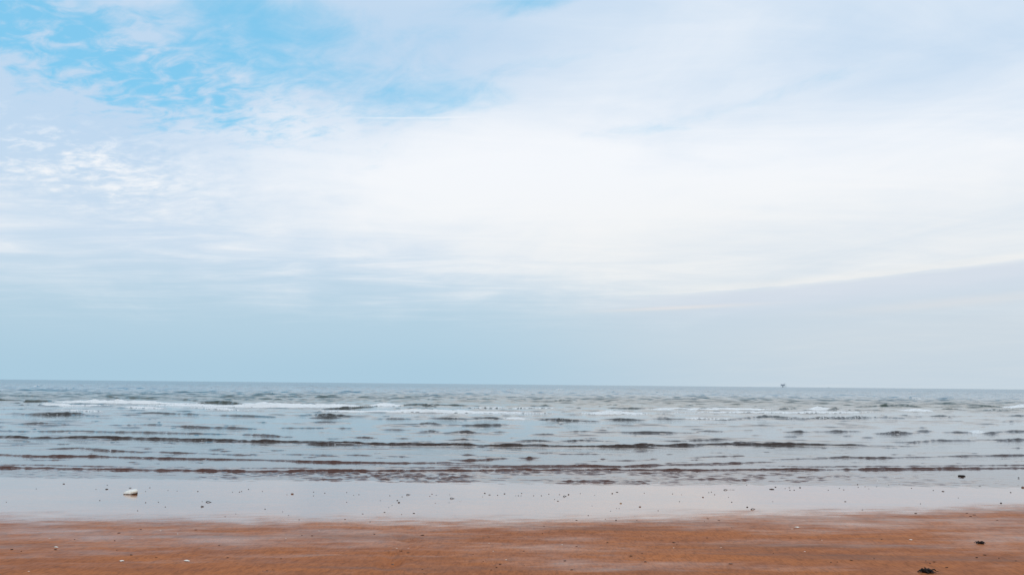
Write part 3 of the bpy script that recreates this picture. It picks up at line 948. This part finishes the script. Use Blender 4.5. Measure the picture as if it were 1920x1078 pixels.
# the ones with a look of their own
SPECIAL = [
    (748, 942, 4.8, 'p', "pebble", "round black pebble, the largest in the middle of the mirror-wet sand", "pebble"),
    (1401, 950.5, 4.2, 'p', "pebble", "round black pebble at the lower edge of the wet sheen beside a thin stick", "pebble"),
    (1164, 943.5, 4.6, 'a', "pebble", "amber-yellow pebble alone on the grey wet sheen", "pebble"),
    (380, 949.5, 9, 'w', "weed_scrap", "dark leaf-like weed scrap below and beyond the large white shell", "seaweed"),
    (200, 917, 6.5, 'f', "flat_stone", "flat dark stone just beside the large white shell", "stone"),
    (120, 907, 6, 'w', "weed_scrap", "dark thin weed scrap near the water at the far left", "seaweed"),
    (244, 914.5, 4.2, 'f', "flat_stone", "dark stone right behind the large white shell", "stone"),
    (1803, 894.5, 12, 'f', "flat_stone", "long dark flat stone closest to the last wave at the right", "stone"),
    (1447, 917, 9, 'f', "flat_stone", "flat black stone leading a short trail of pebbles on the sheen", "stone"),
    (1918, 914, 6, 'b', "brown_stone", "brown stone cut by the right edge of the picture", "stone"),
    (22, 1030, 8, 'w', "weed_scrap", "dark weed scrap at the far left on brown sand", "seaweed"),
    (752, 1033, 9, 'w', "weed_scrap", "black weed scrap between two pale shell chips by the footprints", "seaweed"),
    (1263, 1017, 7, 'w', "weed_scrap", "slanting dark weed scrap on orange sand right of centre", "seaweed"),
    (105, 1026, 5.5, 'c', "shell_chip", "bright white shell chip over a dark stone at the left", "shell"),
    (350, 1052, 7.5, 'c', "shell_chip", "cream shell fragment lying flat on orange sand at lower left", "shell"),
    (1495, 989, 6.5, 'c', "shell_chip", "largest white shell chip on the pinkish damp sand at right", "shell"),
    (1155, 975, 3.6, 'p', "pebble", "dark pebble tucked under a white chip at the sheen's edge", "pebble"),
]
STICK = [(1408, 955, 1417, 953.5, "thin dark stick lying beside the round black pebble on the sheen"),
         (386, 941, 398, 941.5, "thin faint stick on the wet sheen just above the leaf-like scrap"),
         (844, 934, 853, 934.5, "short thin stick in the pebble row left of centre"),
         (762, 927.5, 770, 927, "short dark twig above the large round black pebble"),
         (1056, 930.5, 1063, 930, "short dark twig in the pebble row right of centre"),
         (1357, 918.5, 1366, 918, "short dark twig leading three specks near the waterline")]
MESHES = {'p': PEB, 'f': FLAT, 'b': BROWN, 'a': AMBER, 'c': CHIP, 'k': PINK, 'w': SCRAP}
drng = random.Random(5)


def place(kind, px, py, wpx, name):
    x, y, z = ground_point(px, py)
    d = math.hypot(x, y)
    w = wpx * d / FPX * (0.76 if wpx < 3.3 else 0.95)
    o = link(name, MESHES[kind][drng.randrange(len(MESHES[kind]))], None)
    if py < 900:                                  # lies in the thin wash, its back above the ripples
        z = max(z, 0.010)
    o.location = (x, y, z + 0.0005)
    sx = w
    sy = w * (drng.uniform(0.7, 1.0) if kind != 'f' else drng.uniform(0.5, 0.8))
    o.scale = (sx, sy, w * drng.uniform(0.8, 1.1) * (0.55 if kind == 'w' else 1.0))
    o.rotation_euler = (0, 0, drng.uniform(-0.35, 0.35) + (math.pi if drng.random() < 0.5 else 0))
    return o


for px, py, w, kind, name, label, cat in SPECIAL:
    tag(place(kind, px, py, w, name), label, cat)

KIND = {'p': ("pebble", "tiny dark pebble", "pebble"), 'f': ("flat_stone", "small flat dark stone", "stone"),
        'b': ("brown_stone", "small reddish-brown stone", "stone"), 'w': ("weed_scrap", "small black weed scrap", "seaweed"),
        'c': ("shell_chip", "tiny white shell chip", "shell"), 'k': ("shell_chip", "tiny pink shell chip", "shell")}
ORD = ["first", "second", "third", "fourth", "fifth", "sixth", "seventh", "eighth", "ninth", "tenth", "eleventh", "twelfth",
       "thirteenth", "fourteenth", "fifteenth", "sixteenth", "seventeenth", "eighteenth", "nineteenth", "twentieth"]
ORD += ["twenty-" + w for w in ORD[:9]] + ["thirtieth"] + ["thirty-" + w for w in ORD[:9]]
FIFTH = ["leftmost fifth", "second fifth", "middle fifth", "fourth fifth", "rightmost fifth"]
cells = {}
for kind, text in SPOT.items():
    for item in text.replace("\n", "|").split("|"):
        px, py, w = (float(v) for v in item.split())
        zone = "shiny wet sand" if py < 955 - (px - 960) * 0.008 + 10 else "damp orange sand"
        cells.setdefault((kind, zone, min(4, int(px / 384))), []).append((px, py, w))
for (kind, zone, k), items in cells.items():
    name, what, cat = KIND[kind]
    items.sort()
    for i, (px, py, w) in enumerate(items):
        o = place(kind, px, py, w, name)
        place_words = f"only one in the {FIFTH[k]}" if len(items) == 1 else f"{ORD[i]} from left in the {FIFTH[k]}"
        tag(o, f"{what} on {zone}, {place_words}", cat, f"{what}s on the sand")

for x0, y0, x1, y1, label in STICK:
    a, b = Vector(ground_point(x0, y0)), Vector(ground_point(x1, y1))
    bm = bmesh.new()
    n = 5
    pts = [a.lerp(b, i / n) + Vector((0, drng.uniform(-0.01, 0.01), 0.004 + 0.006 * math.sin(i))) for i in range(n + 1)]
    for i in range(n):
        add_bar(bm, pts[i] - a, pts[i + 1] - a, 0.0055 - 0.0005 * i, 0.005 - 0.0005 * i, 6)
    o = link("stick", from_bm("stick", bm), M_WEED)
    o.location = a
    tag(o, label, "stick", "sticks on the wet sand")


# ---- out at sea
def far_point(px, dist):
    d = ray(px, 721)
    h = Vector((d.x, d.y, 0)).normalized()
    return h * dist, -math.atan2(h.x, h.y)


def build_platform():
    D = 5200.0
    u = D / FPX                                   # metres in one photo pixel
    loc, rz = far_point(1467.6, D)
    root = empty("offshore_platform", loc, rz)
    tag(root, "grey-blue offshore platform on legs standing on the horizon", "platform")
    bm = bmesh.new()
    add_box(bm, (0, 0, 3.1 * u), (6.8 * u, 6.0 * u, 0.5 * u))
    add_box(bm, (0, 0, 4.9 * u), (6.4 * u, 5.6 * u, 0.35 * u))
    link("deck", from_bm("deck", bm, False), M_HAZE_STEEL, root)
    for x, w, h in ((-2.2, 1.8, 1.5), (0.1, 1.9, 1.25), (2.3, 1.9, 1.5)):
        bm = bmesh.new()
        add_box(bm, (x * u, 0, (3.36 + h / 2) * u), (w * u, 4.6 * u, h * u))
        add_box(bm, (x * u, -2.35 * u, (3.3 + h / 2) * u), (w * 0.7 * u, 0.12 * u, h * 0.5 * u))
        link("module", from_bm("module", bm, False), M_HAZE_STEEL, root)
    for x, y, r in ((-3.0, -2, 0.20), (-3.0, 2, 0.20), (2.9, -2, 0.20), (2.9, 2, 0.20), (0.0, -1.2, 0.55), (0.45, 1.2, 0.5)):
        bm = bmesh.new()
        add_bar(bm, (x * u, y * u, -2.5), (x * u, y * u, 3.0 * u), r * u, r * u, 10)
        link("leg", from_bm("leg", bm), M_HAZE_STEEL, root)
    bm = bmesh.new()
    add_bar(bm, (2.4 * u, 0, 5.0 * u), (2.6 * u, 0, 7.0 * u), 0.35 * u, 0.22 * u, 8)
    add_bar(bm, (2.6 * u, 0, 6.0 * u), (3.1 * u, 0, 7.2 * u), 0.15 * u, 0.1 * u, 6)
    link("crane", from_bm("crane", bm), M_HAZE_STEEL, root)
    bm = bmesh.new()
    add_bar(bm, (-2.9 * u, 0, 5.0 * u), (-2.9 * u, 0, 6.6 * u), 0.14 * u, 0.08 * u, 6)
    link("mast", from_bm("mast", bm), M_HAZE_STEEL, root)
    # slim lattice tower standing off to the side
    loc2, rz2 = far_point(1473.4, D)
    tower = empty("flare_tower", loc2, rz2)
    tag(tower, "thin pale lattice tower standing in the sea beside the offshore platform", "tower")
    bm = bmesh.new()
    for sx in (-1, 1):
        for sy in (-1, 1):
            add_bar(bm, (sx * 0.32 * u, sy * 0.32 * u, -2.5), (sx * 0.2 * u, sy * 0.2 * u, 7.0 * u), 0.10 * u, 0.07 * u, 6)
    link("frame", from_bm("frame", bm), M_HAZE_PALE, tower)
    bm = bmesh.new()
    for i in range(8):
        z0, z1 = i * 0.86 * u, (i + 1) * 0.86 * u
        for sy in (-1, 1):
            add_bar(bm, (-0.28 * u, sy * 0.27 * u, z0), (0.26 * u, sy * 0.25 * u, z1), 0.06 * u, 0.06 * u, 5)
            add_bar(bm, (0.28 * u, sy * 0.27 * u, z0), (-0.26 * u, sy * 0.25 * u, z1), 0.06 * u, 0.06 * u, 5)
    link("bracing", from_bm("bracing", bm), M_HAZE_PALE, tower)
    # a small vessel further along
    loc3, rz3 = far_point(1553.8, D)
    ship = empty("distant_ship", loc3, rz3)
    tag(ship, "tiny faint ship on the horizon to the right of the platform", "ship")
    bm = bmesh.new()
    prof = [(-1.6, 0.0), (1.5, 0.0), (1.9, 0.75), (-1.7, 0.6)]
    f = [bm.verts.new((x * u, -0.35 * u, z * u)) for x, z in prof]
    k = [bm.verts.new((x * u, 0.35 * u, z * u)) for x, z in prof]
    bm.faces.new(f)
    bm.faces.new(k[::-1])
    for i in range(4):
        j = (i + 1) % 4
        bm.faces.new((f[j], f[i], k[i], k[j]))
    link("hull", from_bm("hull", bm, False), M_HAZE_PALE, ship)
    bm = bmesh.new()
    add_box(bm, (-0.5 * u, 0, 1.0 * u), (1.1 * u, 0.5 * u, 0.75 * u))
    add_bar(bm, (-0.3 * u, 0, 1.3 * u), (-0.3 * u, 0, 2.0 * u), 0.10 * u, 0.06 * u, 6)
    link("wheelhouse", from_bm("wheelhouse", bm, False), M_HAZE_PALE, ship)
    ship.scale = (0.75, 0.75, 0.75)


build_platform()
